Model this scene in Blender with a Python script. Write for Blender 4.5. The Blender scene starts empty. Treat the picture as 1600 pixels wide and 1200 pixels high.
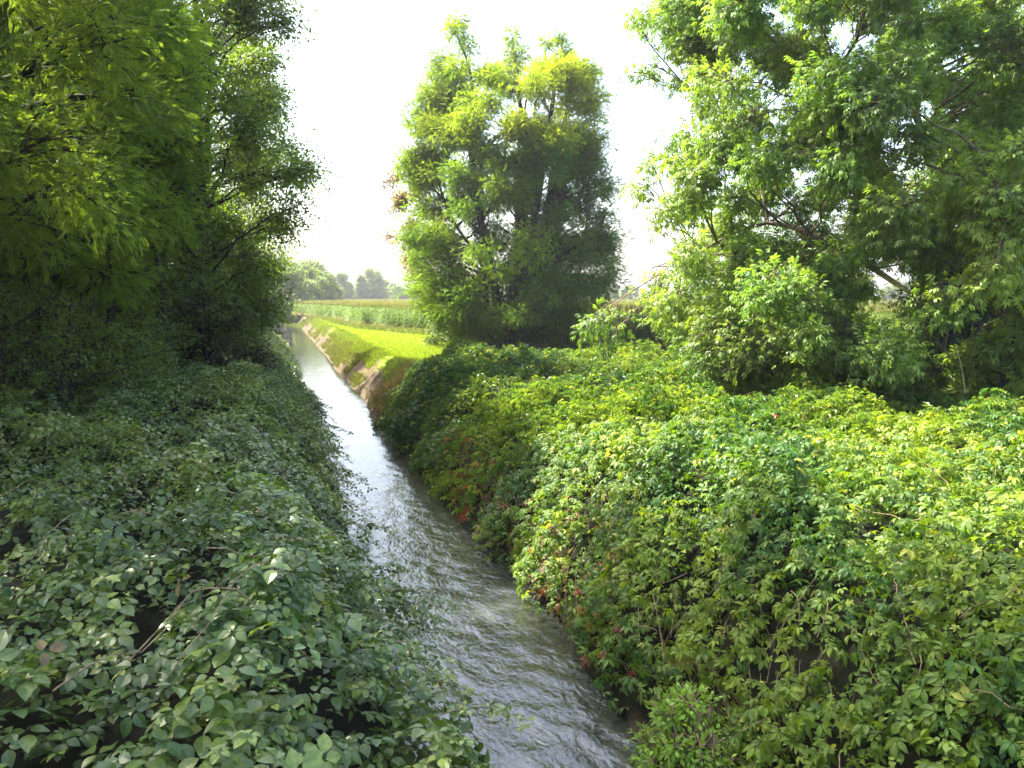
import bpy, math, random
import numpy as np
from mathutils import Vector

SEED = 7
rng = np.random.default_rng(SEED)
R_ = math.radians
scene = bpy.context.scene
C = scene.collection

# ------------------------------------------------------------------ camera
FPX = 1280.0
CAMZ = 4.0
YAW, PITCH = R_(16.0), R_(6.02)
CAM = np.array([0.0, 0.0, CAMZ])
FW = np.array([math.sin(YAW)*math.cos(PITCH), math.cos(YAW)*math.cos(PITCH), -math.sin(PITCH)])
RT = np.array([math.cos(YAW), -math.sin(YAW), 0.0])
UP = np.cross(RT, FW)
def P(px, py, d):
    """world point seen at pixel (of the 1600x1200 photo) at depth d"""
    return CAM + d*(FW + (px-800)/FPX*RT - (py-600)/FPX*UP)
def PG(px, py, z=1.4):
    v = FW + (px-800)/FPX*RT - (py-600)/FPX*UP
    t = (z-CAMZ)/v[2]
    return CAM + v*t
camd = bpy.data.cameras.new('camera')
camd.sensor_width = 36; camd.lens = 36*FPX/1600
camd.clip_end = 6000; camd.clip_start = 0.05
cam = bpy.data.objects.new('camera', camd); C.objects.link(cam)
cam.location = CAM
cam.rotation_euler = Vector(FW).to_track_quat('-Z', 'Y').to_euler()
scene.camera = cam

# ------------------------------------------------------------------ noise
def _hash(ix, iy, s):
    n = (ix*374761393 + iy*668265263 + s*1442695041) & 0xffffffff
    n = ((n ^ (n >> 13)) * 1274126177) & 0xffffffff
    return ((n ^ (n >> 16)) & 0xffff)/65535.0
def vnoise(x, y, s=0):
    x = np.asarray(x, float); y = np.asarray(y, float)
    ix = np.floor(x).astype(np.int64); iy = np.floor(y).astype(np.int64)
    fx = x-ix; fy = y-iy
    fx = fx*fx*(3-2*fx); fy = fy*fy*(3-2*fy)
    a = _hash(ix, iy, s); b = _hash(ix+1, iy, s); c = _hash(ix, iy+1, s); d = _hash(ix+1, iy+1, s)
    return (a*(1-fx)+b*fx)*(1-fy) + (c*(1-fx)+d*fx)*fy
def fbm(x, y, s=0, o=3):
    v = 0; a = 1; t = 0
    for i in range(o):
        v = v + a*vnoise(np.asarray(x)*2**i, np.asarray(y)*2**i, s+i); t += a; a *= .5
    return v/t
def sst(a, b, x):
    t = np.clip((np.asarray(x, float)-a)/(b-a), 0, 1)
    return t*t*(3-2*t)

# ------------------------------------------------------------------ terrain
FIELD = 1.4
def bank_xr(y):      # foot of the right bank
    return 3.22 + 0.30*(fbm(np.asarray(y)*0.22, 0.3, 11, 3)-.5) + 0.25*(vnoise(np.asarray(y)*0.9, 1.7, 12)-.5)
def bank_top(y):
    return 1.55 + 0.5*(fbm(np.asarray(y)*.15, 7.3, 14, 3)-.5)
def ground0(x, y):
    x = np.asarray(x, float); y = np.asarray(y, float)
    xr = bank_xr(y)
    slump = 0.15+0.34*(np.mod(y*0.13 + 0.25*x + 2.2*vnoise(y*.13, 3.1, 15), 1.0)-.5)*(.3+1.2*vnoise(y*.2, 5.5, 18))
    tr = (x - xr)/bank_top(y)
    zr = np.where(tr < 0, np.maximum(-0.35, tr*.28), FIELD*np.clip(tr, 0, 1)**0.85)
    zr = zr + np.where((tr > 0.05) & (tr < 1.0), (slump-0.15)*np.sin(np.pi*np.clip(tr, 0, 1))*1.2, 0)
    tl = (1.05 + 0.3*(vnoise(y*.3, 9.1, 16)-.5) - x)/1.5
    zl = np.where(tl < 0, np.maximum(-0.35, tl*1.2), FIELD*sst(0, 1, tl))
    z = np.where(x > 2.1, zr, zl)
    far = np.clip((np.abs(x-2)+np.abs(y))/40, 0, 1)
    z = z + np.where((tr > 1) | (tl > 1), 0.12*(fbm(x*.35, y*.35, 17, 3)-.5)*(1-.5*far), 0)
    z = z - (0.05+.35*((tr > .02) & (tr < 1)))*(fbm(x*2.5, y*1.6, 19, 3)-.5)*((tr > 0) | (tl > 0))
    return z

# far rim of the creeper (how far it reaches along y, for a given x)
def creeper_end(x):
    x = np.asarray(x, float)
    e = np.interp(x, [3, 5, 8, 12, 14, 18, 30], [26, 29.5, 32.5, 31.5, 26, 19, 15])
    return e + 2.2*(fbm(x*.5, 2.2, 31, 2)-.5)
def creeper(x, y):
    """top of the creeper mass on the right bank"""
    x = np.asarray(x, float); y = np.asarray(y, float)
    foot = 2.92 - .16*sst(12, 16, y) + 0.26*(fbm(y*.45, 5.1, 32, 2)-.5)*2 + .25*(vnoise(y*1.6, 1.1, 30)-.5) + .45*sst(8.5, 5.5, y)
    t = (x-foot)
    w = 1.75 + .5*(vnoise(y*.3, 8.8, 33)-.5) + .35*sst(7, 3, y)
    rise = np.clip(t/w, 0, 1)**0.72
    hm = 2.05 + 0.9*(fbm(x*.30+3, y*.24, 34, 3)-.5) + 0.75*(fbm(x*.95, y*.8, 35, 2)-.5) + .34*(vnoise(x*2.3, y*2.2, 36)-.5) + .14*(vnoise(x*5, y*5, 37)-.5)
    hm = hm - 0.15*sst(16, 28, y) - .25*sst(4.5, 1.0, y)
    z = 0.12 + (hm-.12)*rise
    z = np.maximum(z, ground0(x, y)+.42*np.clip(t/.45, 0, 1))
    e = creeper_end(x) - y
    edge = sst(-.2, 2.2, e)
    g = ground0(x, y)
    z = g + (z-g)*edge
    return np.where((t > 0) & (e > 0), z, g-1.0)
def bramble(x, y):
    """top of the bramble mass on the left bank"""
    x = np.asarray(x, float); y = np.asarray(y, float)
    foot = 1.30 - .25*sst(25, 40, y) + .40*(fbm(y*.35, 4.4, 41, 2)-.5)*2 + .3*(vnoise(y*1.3, 1.0, 42)-.5) + .12*sst(9, 14, y)*0 
    t = foot-x
    w = 1.7 + .6*(vnoise(y*.3, 6.6, 43)-.5)
    rise = np.clip(t/w, 0, 1)**0.62
    hm = 1.98 + 0.95*(fbm(x*.32, y*.26+4, 44, 3)-.5) + 0.8*(fbm(x*.9, y*.8, 45, 2)-.5) + .36*(vnoise(x*2.2, y*2.0, 46)-.5) + .14*(vnoise(x*5, y*5, 47)-.5)
    hm = hm - .42*sst(5.0, 2.5, y)*sst(-2.5, -.2, x) + .1*sst(-2, -5, x)
    hm = hm + .38*np.exp(-((x+1.35)**2+(y-1.75)**2)/.55)
    z = 0.10 + (hm-.1)*rise
    z = z - .75*np.exp(-((x-.35)**2+(y-4.3)**2)/.35)
    z = np.maximum(z, ground0(x, y)+.34*np.clip(t/.45, 0, 1))
    e = np.interp(x, [-20, -7, -3, 0, 2], [17, 21, 25, 60, 74]) - y
    edge = sst(-.2, 2.5, e)
    g = ground0(x, y)
    z = g + (z-g)*edge*np.interp(y, [0, 22, 34, 80], [1, 1, .6, .5])
    return np.where((t > 0) & (e > 0), z, g-1.0)
def ground(x, y):
    g = ground0(x, y)
    c = np.minimum(creeper(x-.4, y), creeper(x, y))-0.50
    b = np.minimum(bramble(x+.4, y), bramble(x, y))-0.55
    return np.maximum(g, np.maximum(np.where(np.asarray(x) > 3.6, c, -9), np.where(np.asarray(x) < 1.0, b, -9)))

# ------------------------------------------------------------------ mesh builder
class MB:
    def __init__(s):
        s.v = []; s.f = []; s.c = []; s.n = 0
    def add(s, verts, tris, col=None):
        verts = np.asarray(verts, np.float32).reshape(-1, 3)
        s.v.append(verts); s.f.append(np.asarray(tris, np.int64).reshape(-1, 3)+s.n)
        if col is None: col = np.ones((len(verts), 3))
        col = np.broadcast_to(np.asarray(col, np.float32), (len(verts), 3))
        s.c.append(col); s.n += len(verts)
    def mesh(s, name, mat, smooth=False):
        v = np.concatenate(s.v); f = np.concatenate(s.f).astype(np.int32); c = np.concatenate(s.c)
        me = bpy.data.meshes.new(name)
        me.vertices.add(len(v)); me.vertices.foreach_set('co', v.astype(np.float32).ravel())
        me.loops.add(len(f)*3); me.loops.foreach_set('vertex_index', f.ravel())
        me.polygons.add(len(f))
        me.polygons.foreach_set('loop_start', np.arange(0, len(f)*3, 3, dtype=np.int32))
        me.polygons.foreach_set('loop_total', np.full(len(f), 3, np.int32))
        me.polygons.foreach_set('use_smooth', np.full(len(f), bool(smooth)))
        a = me.attributes.new('tint', 'FLOAT_COLOR', 'POINT')
        rgba = np.ones((len(v), 4), np.float32); rgba[:, :3] = c
        a.data.foreach_set('color', rgba.ravel())
        me.materials.append(mat)
        me.update(calc_edges=True)
        return me
    def build(s, name, mat, parent=None, smooth=False):
        o = bpy.data.objects.new(name, s.mesh(name, mat, smooth))
        C.objects.link(o)
        if parent is not None: o.parent = parent
        return o

def tag(o, label=None, cat=None, group=None, kind=None):
    if label: o['label'] = label
    if cat: o['category'] = cat
    if group: o['group'] = group
    if kind: o['kind'] = kind
    return o
def empty(name, loc, label, cat, group=None):
    o = bpy.data.objects.new(name, None); C.objects.link(o)
    o.location = loc; o.empty_display_size = .3
    return tag(o, label, cat, group)

def unit(v):
    return v/np.maximum(np.linalg.norm(v, axis=-1, keepdims=True), 1e-9)
def rand_unit(n, r=None):
    r = r or rng
    return unit(r.normal(size=(n, 3)))

def stamp(mb, tv, tf, pos, ydir, nrm, scale, col, colj=0.0, bow=None):
    """copy the template (tv, tf) to every pos with its y axis along ydir and z near nrm"""
    n = len(pos)
    if n == 0: return
    y = unit(ydir); x = unit(np.cross(y, nrm)); z = np.cross(x, y)
    scale = np.broadcast_to(np.asarray(scale, float), (n,))[:, None, None]
    t = tv[None]*scale
    V = pos[:, None, :] + t[..., 0:1]*x[:, None] + t[..., 1:2]*y[:, None] + t[..., 2:3]*z[:, None]
    nv = len(tv)
    F = tf[None] + (np.arange(n)*nv)[:, None, None]
    col = np.broadcast_to(np.asarray(col, float), (n, 3))
    cc = np.repeat(col, nv, axis=0)
    mb.add(V.reshape(-1, 3), F.reshape(-1, 3), cc)

# ---- leaf templates (y = along the leaf, z = up), unit length 1
def leaflet(L, W, ang, ox=0, oy=0, droop=.25, fold=.18, seg=2, peak=.45, wavy=0):
    ts = np.linspace(0, 1, seg+2)
    v = []; 
    for i, t in enumerate(ts):
        w = W*.5*(math.sin(math.pi*t**(math.log(.5)/math.log(peak))) if 0 < t < 1 else 0)
        if wavy and 0 < t < 1: w *= 1+wavy*(1 if i % 2 else -1)
        zz = -droop*L*t*t
        if 0 < t < 1:
            v += [(-w, L*t, zz+fold*w), (0, L*t, zz), (w, L*t, zz+fold*w)]
        else: v += [(0, L*t, zz)]
    f = []
    f += [(0, 2, 1), (0, 3, 2)]
    for k in range(seg-1):
        a = 1+3*k; b = a+3
        f += [(a, a+1, b+1), (a, b+1, b), (a+1, a+2, b+2), (a+1, b+2, b+1)]
    a = 1+3*(seg-1); e = a+3
    f += [(a, a+1, e), (a+1, a+2, e)]
    v = np.array(v, float)
    ca, sa = math.cos(ang), math.sin(ang)
    x = v[:, 0]*ca + v[:, 1]*sa; y = -v[:, 0]*sa + v[:, 1]*ca
    v[:, 0] = x+ox; v[:, 1] = y+oy
    return v, np.array(f)
def diamond(L, W, ang, ox=0, oy=0, oz=0, droop=.2, fold=.3):
    v = np.array([(0, 0, 0), (-W/2, L*.5, fold*W/2), (0, L, -droop*L), (W/2, L*.5, fold*W/2)], float)
    ca, sa = math.cos(ang), math.sin(ang)
    x = v[:, 0]*ca + v[:, 1]*sa; y = -v[:, 0]*sa + v[:, 1]*ca
    v[:, 0] = x+ox; v[:, 1] = y+oy; v[:, 2] += oz
    return v, np.array([(0, 2, 1), (0, 3, 2)])
def combine(parts):
    V = []; F = []; n = 0
    for v, f in parts:
        V.append(v); F.append(f+n); n += len(v)
    return np.concatenate(V), np.concatenate(F)
def creeper_leaf(seg):
    ps = []
    for a, l in ((-1.75, .52), (-.85, .85), (0, 1.0), (.85, .85), (1.75, .52)):
        ox, oy = .10*math.sin(a), .10*math.cos(a)
        ps.append(leaflet(l, l*.47, a, ox, oy, droop=.5, seg=seg, peak=.55, fold=.3) if seg > 1 else diamond(l, l*.46, a, ox, oy, droop=.5, fold=.35))
    return combine(ps)
def bramble_leaf(seg, five=False):
    ps = []
    sp = ((-1.5, .8, .08), (0, 1.0, .34), (1.5, .8, .08))
    if five: sp = ((-2.3, .62, .1), (-1.1, .82, .16), (0, 1, .3), (1.1, .82, .16), (2.3, .62, .1))
    for a, l, k in sp:
        ox, oy = k*math.sin(a), k*math.cos(a)
        ps.append(leaflet(l, l*.70, a, ox, oy, droop=.25, seg=seg, peak=.45, wavy=.03 if seg > 3 else 0, fold=.2) if seg > 1 else diamond(l, l*.75, a, ox, oy))
    return combine(ps)
def pinnate(n, L, ll, lw, droop=.22, simple=True):
    """compound leaf: n pairs of leaflets on a stalk, total length L"""
    ps = []
    for i in range(n):
        t = .22 + .74*i/(n-.5)
        z = -droop*L*t*t
        for s in (-1, 1):
            ps.append(diamond(ll, lw, s*1.25, oy=L*t, oz=z, droop=.35, fold=.2))
    ps.append(diamond(ll, lw, 0, oy=L*.96, oz=-droop*L, droop=.5))
    w = .012*L
    v = np.array([(-w, 0, 0), (w, 0, 0), (0, L*.5, -droop*L*.25), (0, L, -droop*L)], float)
    ps.append((v, np.array([(0, 1, 2), (1, 3, 2)])))
    return combine(ps)
def drooping_cluster():
    """a twig end with large oval hanging leaflets"""
    ps = []
    for i, (a, oy, l) in enumerate([(-1.0, .10, .75), (.95, .18, .8), (-.75, .45, .95), (.8, .5, .95), (0.05, .7, 1.0)]):
        ps.append(leaflet(l*.62, l*.27, a, oy=oy*.8, droop=.75, seg=2, fold=.3))
    return combine(ps)
def single_leaf(seg=2):
    return leaflet(1, .55, 0, droop=.3, seg=seg)

# ------------------------------------------------------------------ materials
def new_mat(name):
    m = bpy.data.materials.new(name); m.use_nodes = True
    nt = m.node_tree; nt.nodes.clear()
    return m, nt, nt.nodes, nt.links
def leaf_mat(name, trans=.42, rough=.45, spec=.4, tboost=(1.6, 1.5, .6), noise=9):
    m, nt, N, L = new_mat(name)
    out = N.new('ShaderNodeOutputMaterial')
    at = N.new('ShaderNodeAttribute'); at.attribute_name = 'tint'
    nz = N.new('ShaderNodeTexNoise'); nz.inputs['Scale'].default_value = noise; nz.inputs['Detail'].default_value = 3
    tc = N.new('ShaderNodeTexCoord'); L.new(tc.outputs['Object'], nz.inputs['Vector'])
    mr = N.new('ShaderNodeMapRange'); mr.inputs[1].default_value = .3; mr.inputs[2].default_value = .7
    mr.inputs[3].default_value = .75; mr.inputs[4].default_value = 1.25
    L.new(nz.outputs['Fac'], mr.inputs[0])
    mu = N.new('ShaderNodeVectorMath'); mu.operation = 'SCALE'
    L.new(at.outputs['Color'], mu.inputs[0]); L.new(mr.outputs[0], mu.inputs['Scale'])
    b = N.new('ShaderNodeBsdfPrincipled'); L.new(mu.outputs[0], b.inputs['Base Color'])
    b.inputs['Roughness'].default_value = rough; b.inputs['Specular IOR Level'].default_value = spec
    t = N.new('ShaderNodeBsdfTranslucent')
    mt = N.new('ShaderNodeVectorMath'); mt.operation = 'MULTIPLY'; mt.inputs[1].default_value = tboost
    L.new(mu.outputs[0], mt.inputs[0]); L.new(mt.outputs[0], t.inputs['Color'])
    mx = N.new('ShaderNodeMixShader'); mx.inputs[0].default_value = trans
    L.new(b.outputs[0], mx.inputs[1]); L.new(t.outputs[0], mx.inputs[2])
    L.new(mx.outputs[0], out.inputs['Surface'])
    return m
def bark_mat(name, c1, c2, scale=6, moss=None):
    m, nt, N, L = new_mat(name)
    out = N.new('ShaderNodeOutputMaterial'); b = N.new('ShaderNodeBsdfPrincipled')
    tc = N.new('ShaderNodeTexCoord'); mp = N.new('ShaderNodeMapping'); mp.inputs['Scale'].default_value = (1, 1, .25)
    nz = N.new('ShaderNodeTexNoise'); nz.inputs['Scale'].default_value = scale; nz.inputs['Detail'].default_value = 6
    cr = N.new('ShaderNodeValToRGB'); cr.color_ramp.elements[0].color = (*c1, 1); cr.color_ramp.elements[1].color = (*c2, 1)
    cr.color_ramp.elements[0].position = .35; cr.color_ramp.elements[1].position = .65
    L.new(tc.outputs['Object'], mp.inputs[0]); L.new(mp.outputs[0], nz.inputs['Vector']); L.new(nz.outputs['Fac'], cr.inputs[0])
    L.new(cr.outputs[0], b.inputs['Base Color']); b.inputs['Roughness'].default_value = .9
    bp = N.new('ShaderNodeBump'); bp.inputs['Strength'].default_value = .8; bp.inputs['Distance'].default_value = .04
    L.new(nz.outputs['Fac'], bp.inputs['Height']); L.new(bp.outputs[0], b.inputs['Normal'])
    L.new(b.outputs[0], out.inputs['Surface'])
    return m
M_creeper = leaf_mat('creeper_leaves', .40, .45, .32, (1.75, 1.70, .40))
M_bramble = leaf_mat('bramble_leaves', .28, .36, .6, (1.4, 1.5, .6), 45)
M_locust = leaf_mat('locust_leaves', .55, .5, .3, (1.85, 1.72, .48))
M_walnut = leaf_mat('broad_leaves', .48, .4, .42, (1.6, 1.6, .5))
M_ivy = leaf_mat('ivy_leaves', .15, .35, .5, (1.2, 1.4, .6))
M_far = leaf_mat('distant_leaves', .35, .6, .2)
M_corn = leaf_mat('maize_leaves', .40, .6, .2)
M_grass = leaf_mat('grass_blades', .45, .5, .3)
M_bark = bark_mat('bark', (.010, .009, .006), (.034, .028, .020))
M_bark2 = bark_mat('brown_bark', (.05, .035, .02), (.19, .14, .09), 9)
M_stem = bark_mat('stems', (.12, .08, .04), (.30, .22, .12), 20)
M_straw = bark_mat('dry_stalk', (.35, .28, .16), (.55, .46, .30), 30)

# ground
def ground_mat():
    m, nt, N, L = new_mat('earth_and_turf')
    out = N.new('ShaderNodeOutputMaterial'); b = N.new('ShaderNodeBsdfPrincipled')
    geo = N.new('ShaderNodeNewGeometry'); at = N.new('ShaderNodeAttribute'); at.attribute_name = 'tint'
    n1 = N.new('ShaderNodeTexNoise'); n1.inputs['Scale'].default_value = 1.3; n1.inputs['Detail'].default_value = 8
    n2 = N.new('ShaderNodeTexNoise'); n2.inputs['Scale'].default_value = 14; n2.inputs['Detail'].default_value = 6
    L.new(geo.outputs['Position'], n1.inputs['Vector']); L.new(geo.outputs['Position'], n2.inputs['Vector'])
    mr = N.new('ShaderNodeMapRange'); mr.inputs[1].default_value = .3; mr.inputs[2].default_value = .7
    mr.inputs[3].default_value = .65; mr.inputs[4].default_value = 1.35
    mr2 = N.new('ShaderNodeMapRange'); mr2.inputs[1].default_value = .3; mr2.inputs[2].default_value = .7
    mr2.inputs[3].default_value = .7; mr2.inputs[4].default_value = 1.3
    L.new(n1.outputs['Fac'], mr.inputs[0]); L.new(n2.outputs['Fac'], mr2.inputs[0])
    mm = N.new('ShaderNodeMath'); mm.operation = 'MULTIPLY'; L.new(mr.outputs[0], mm.inputs[0]); L.new(mr2.outputs[0], mm.inputs[1])
    mu = N.new('ShaderNodeVectorMath'); mu.operation = 'SCALE'
    L.new(at.outputs['Color'], mu.inputs[0]); L.new(mm.outputs[0], mu.inputs['Scale'])
    L.new(mu.outputs[0], b.inputs['Base Color']); b.inputs['Roughness'].default_value = .95
    b.inputs['Specular IOR Level'].default_value = .15
    bp = N.new('ShaderNodeBump'); bp.inputs['Strength'].default_value = .7; bp.inputs['Distance'].default_value = .05
    L.new(n2.outputs['Fac'], bp.inputs['Height']); L.new(bp.outputs[0], b.inputs['Normal'])
    L.new(b.outputs[0], out.inputs['Surface'])
    return m

def grid_mesh(mb, xs, ys, zf, colf):
    X, Y = np.meshgrid(xs, ys)
    Z = zf(X, Y); nx, ny = len(xs), len(ys)
    V = np.stack([X, Y, Z], -1).reshape(-1, 3)
    i = np.arange(ny-1)[:, None]*nx + np.arange(nx-1)[None]
    i = i.ravel()
    F = np.concatenate([np.stack([i, i+1, i+nx+1], -1), np.stack([i, i+nx+1, i+nx], -1)])
    mb.add(V, F, colf(X.ravel(), Y.ravel(), Z.ravel()))

# corn edge line on the ground
EDGE = [PG(452, 492.5), PG(516, 500), PG(568, 513), PG(650, 521), PG(725, 528), PG(880, 538), PG(1010, 548)]
EDGE = np.array([[p[0], p[1]] for p in EDGE])
def corn_side(x, y):
    """positive = inside the maize field (distance beyond the edge along y)"""
    o = np.argsort(EDGE[:, 0])
    ex = EDGE[o, 0]; ey = EDGE[o, 1]
    yy = np.interp(x, ex, ey)
    return y-yy
def ground_col(x, y, z):
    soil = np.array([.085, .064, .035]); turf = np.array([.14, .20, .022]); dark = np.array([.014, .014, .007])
    stub = np.array([.16, .13, .06])
    xr = bank_xr(y); top = sst(.65, 1.05, (x-xr)/bank_top(y) + .5*(fbm(x*.8, y*.5, 51, 2)-.5))
    c = soil[None]*(1-top[:, None]) + turf[None]*top[:, None]
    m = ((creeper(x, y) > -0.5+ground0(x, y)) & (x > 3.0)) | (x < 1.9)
    c = np.where(m[:, None], dark[None], c)  # ground under the plants painted near black, shade between leaves in its colour
    bed = (z < -0.03) & (x > .8) & (x < 4)
    c = np.where(bed[:, None], np.array([.15, .135, .05])[None], c)
    cs = corn_side(x, y) > 0.3
    c = np.where((cs & (x > 4))[:, None], stub[None], c)
    return c
M_ground = ground_mat()
g = MB()
def axis(*seg):
    a = []
    for s, e, st in seg: a.append(np.arange(s, e-1e-6, st))
    a.append([seg[-1][1]])
    return np.concatenate(a)
xs = axis((-1400, -200, 200), (-200, -40, 20), (-40, -12, 2), (-12, -1, .3), (-1, 6.0, .14), (6.0, 18, .3), (18, 20, .5), (20, 60, 3), (60, 200, 14), (200, 1400, 200))
ys = axis((-40, -6, 4), (-6, 0, .8), (0, 40, .22), (40, 120, .5), (120, 260, 6), (260, 1400, 95))
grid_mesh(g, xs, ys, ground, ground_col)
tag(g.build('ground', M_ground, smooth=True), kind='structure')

# water
def water_mat():
    m, nt, N, L = new_mat('stream_water')
    out = N.new('ShaderNodeOutputMaterial')
    geo = N.new('ShaderNodeNewGeometry')
    mp = N.new('ShaderNodeMapping'); mp.inputs['Scale'].default_value = (1.0, .55, 1); mp.inputs['Rotation'].default_value = (0, 0, R_(25))
    L.new(geo.outputs['Position'], mp.inputs[0])
    n1 = N.new('ShaderNodeTexNoise'); n1.inputs['Scale'].default_value = 10; n1.inputs['Detail'].default_value = 4; n1.inputs['Distortion'].default_value = .9
    n2 = N.new('ShaderNodeTexNoise'); n2.inputs['Scale'].default_value = 19; n2.inputs['Detail'].default_value = 3; n2.inputs['Distortion'].default_value = .5
    L.new(mp.outputs[0], n1.inputs['Vector']); L.new(mp.outputs[0], n2.inputs['Vector'])
    ad = N.new('ShaderNodeMath'); ad.operation = 'MULTIPLY_ADD'; ad.inputs[1].default_value = .30
    L.new(n2.outputs['Fac'], ad.inputs[0]); L.new(n1.outputs['Fac'], ad.inputs[2])
    bp = N.new('ShaderNodeBump'); bp.inputs['Strength'].default_value = 1.0; bp.inputs['Distance'].default_value = .017
    L.new(ad.outputs[0], bp.inputs['Height'])
    sx = N.new('ShaderNodeSeparateXYZ'); L.new(geo.outputs['Position'], sx.inputs[0])
    my = N.new('ShaderNodeMapRange'); my.inputs[1].default_value = 9; my.inputs[2].default_value = 26; my.inputs[3].default_value = 1; my.inputs[4].default_value = .22
    L.new(sx.outputs['Y'], my.inputs[0]); L.new(my.outputs[0], bp.inputs['Strength'])
    fr = N.new('ShaderNodeFresnel'); fr.inputs['IOR'].default_value = 1.9; L.new(bp.outputs[0], fr.inputs['Normal'])
    gl = N.new('ShaderNodeBsdfGlossy'); gl.inputs['Roughness'].default_value = .06; L.new(bp.outputs[0], gl.inputs['Normal'])
    tr = N.new('ShaderNodeBsdfTransparent'); tr.inputs['Color'].default_value = (.80, .80, .60, 1)
    df = N.new('ShaderNodeBsdfDiffuse'); df.inputs['Color'].default_value = (.10, .12, .11, 1)
    mx0 = N.new('ShaderNodeMixShader'); mx0.inputs[0].default_value = .26
    L.new(tr.outputs[0], mx0.inputs[1]); L.new(df.outputs[0], mx0.inputs[2])
    mx = N.new('ShaderNodeMixShader'); L.new(fr.outputs[0], mx.inputs[0]); L.new(mx0.outputs[0], mx.inputs[1]); L.new(gl.outputs[0], mx.inputs[2])
    L.new(mx.outputs[0], out.inputs['Surface'])
    return m
w = MB()
def wz(x, y):
    return (0.0 + .018*(fbm(x*3.0+.3*y, y*1.6, 61, 3)-.5)*2 + .010*(vnoise(x*6+y*2, y*4, 62)-.5)*2)*np.interp(y, [0, 12, 24, 60], [1, .8, .3, .12])
grid_mesh(w, axis((0.2, 4.2, .05)), axis((-8, 16, .06), (16, 60, .15), (60, 320, 2)), wz, lambda x, y, z: np.ones((len(x), 3)))
tag(w.build('water', water_mat(), smooth=True), kind='structure')

# ------------------------------------------------------------------ leaf cover on a height field
def cover(mb, hf, x0, x1, y0, y1, density, depth, tmpl, size, colf, tilt=.45, keep=None, holes=.4, hs=2.0):
    n = int((x1-x0)*(y1-y0)*density)
    x = rng.uniform(x0, x1, n); y = rng.uniform(y0, y1, n)
    e = .08
    h = hf(x, y); hx = (hf(x+e, y)-h)/e; hy = (hf(x, y+e)-h)/e
    ok = (h > ground0(x, y)-.3) & (np.abs(hx) < 7) & (np.abs(hy) < 7)
    if keep is not None: ok &= keep(x, y)
    g2 = np.sqrt(1+hx*hx+hy*hy)
    # duplicate on the steep parts
    rep = np.where(ok, np.minimum((g2*rng.uniform(.6, 1.4, n)).astype(int)+0, 4), 0)
    rep = np.where(ok & (rep == 0), (rng.random(n) < .8).astype(int), rep)
    idx = np.repeat(np.arange(n), rep)
    x = x[idx]+rng.normal(0, .05, len(idx)); y = y[idx]+rng.normal(0, .05, len(idx))
    h = hf(x, y); 
    hx, hy = hx[idx], hy[idx]
    ok = h > ground0(x, y)-.3
    x, y, h, hx, hy = x[ok], y[ok], h[ok], hx[ok], hy[ok]
    n = len(x)
    nrm = unit(np.stack([-hx, -hy, np.ones(n)], -1))
    dep = depth*rng.random(n)**1.8
    dep = dep + .34*sst(holes, holes-.10, fbm(x*hs, y*hs, 49, 2)) - .10*sst(holes+.08, holes+.3, fbm(x*hs, y*hs, 49, 2))
    pos = np.stack([x, y, h], -1) - nrm*dep[:, None] + np.array([0, 0, 1])*rng.normal(0, .025, (n, 1))
    nn = unit(nrm*.55 + np.array([0, 0, .75]) + tilt*rng.normal(size=(n, 3)))
    yd = rng.normal(size=(n, 3))+nrm*.2*np.array([1, 1, 0])+np.array([0, 0, -.45]) 
    yd = unit(yd - nn*np.sum(yd*nn, -1, keepdims=True)*.75)
    s = size*rng.uniform(.5, 1.4, n)
    stamp(mb, tmpl[0], tmpl[1], pos, yd, nn, s, colf(pos, dep))
    return pos

def mixc(a, b, t): return a*(1-t[:, None])+b*t[:, None]
def creeper_col(p, dep):
    n = len(p)
    a = np.array([.044, .112, .020]); b = np.array([.195, .262, .025])
    t = np.clip(fbm(p[:, 0]*1.1, p[:, 1]*.9, 71, 3)*1.5-.35 + rng.normal(0, .22, n), 0, 1)
    c = mixc(a, b, t)
    dk = sst(15, 21, p[:, 1]+.6*rng.normal(size=n))*sst(10.5, 8, p[:, 0])  # left trees' shadow on the far creeper, put into the leaf colour
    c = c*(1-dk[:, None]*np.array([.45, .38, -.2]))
    # young yellow leaves
    yl = rng.random(n) < .035
    c[yl] = np.array([.27, .29, .045])
    # blue-green glossy sort in patches; far part dims further with that painted shadow
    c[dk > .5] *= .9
    bl = (fbm(p[:, 0]*.5, p[:, 1]*.45, 72, 2)+rng.normal(0, .08, n)) < .40
    c[bl] = c[bl]*np.array([.85, .92, 1.0])
    # autumn red near the water's edge
    wr = (p[:, 0] < 3.45+.6*vnoise(p[:, 1], 0, 73)) & (p[:, 1] > 7.0) & (p[:, 1] < 17)
    pr = .22*wr*(fbm(p[:, 0]*1.4, p[:, 1]*1.2, 74, 2) > .56) + .03*wr + .0004
    rd = rng.random(n) < pr
    cols = np.array([[.20, .04, .025], [.22, .08, .03], [.13, .06, .03], [.25, .18, .05], [.16, .12, .03]])
    c[rd] = cols[rng.integers(0, 5, rd.sum())]
    return c*rng.uniform(.75, 1.25, (n, 1))
def bramble_col(p, dep):
    n = len(p)
    a = np.array([.058, .112, .027]); b = np.array([.185, .240, .046])
    t = np.clip(fbm(p[:, 0]*1.0, p[:, 1]*1.0, 75, 3)*1.5-.3+rng.normal(0, .25, n), 0, 1)
    c = mixc(a, b, t)
    yl = rng.random(n) < .03; c[yl] = np.array([.20, .25, .04])
    br = rng.random(n) < .004; c[br] = np.array([.22, .15, .05])
    return c*rng.uniform(.75, 1.3, (n, 1))

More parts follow.
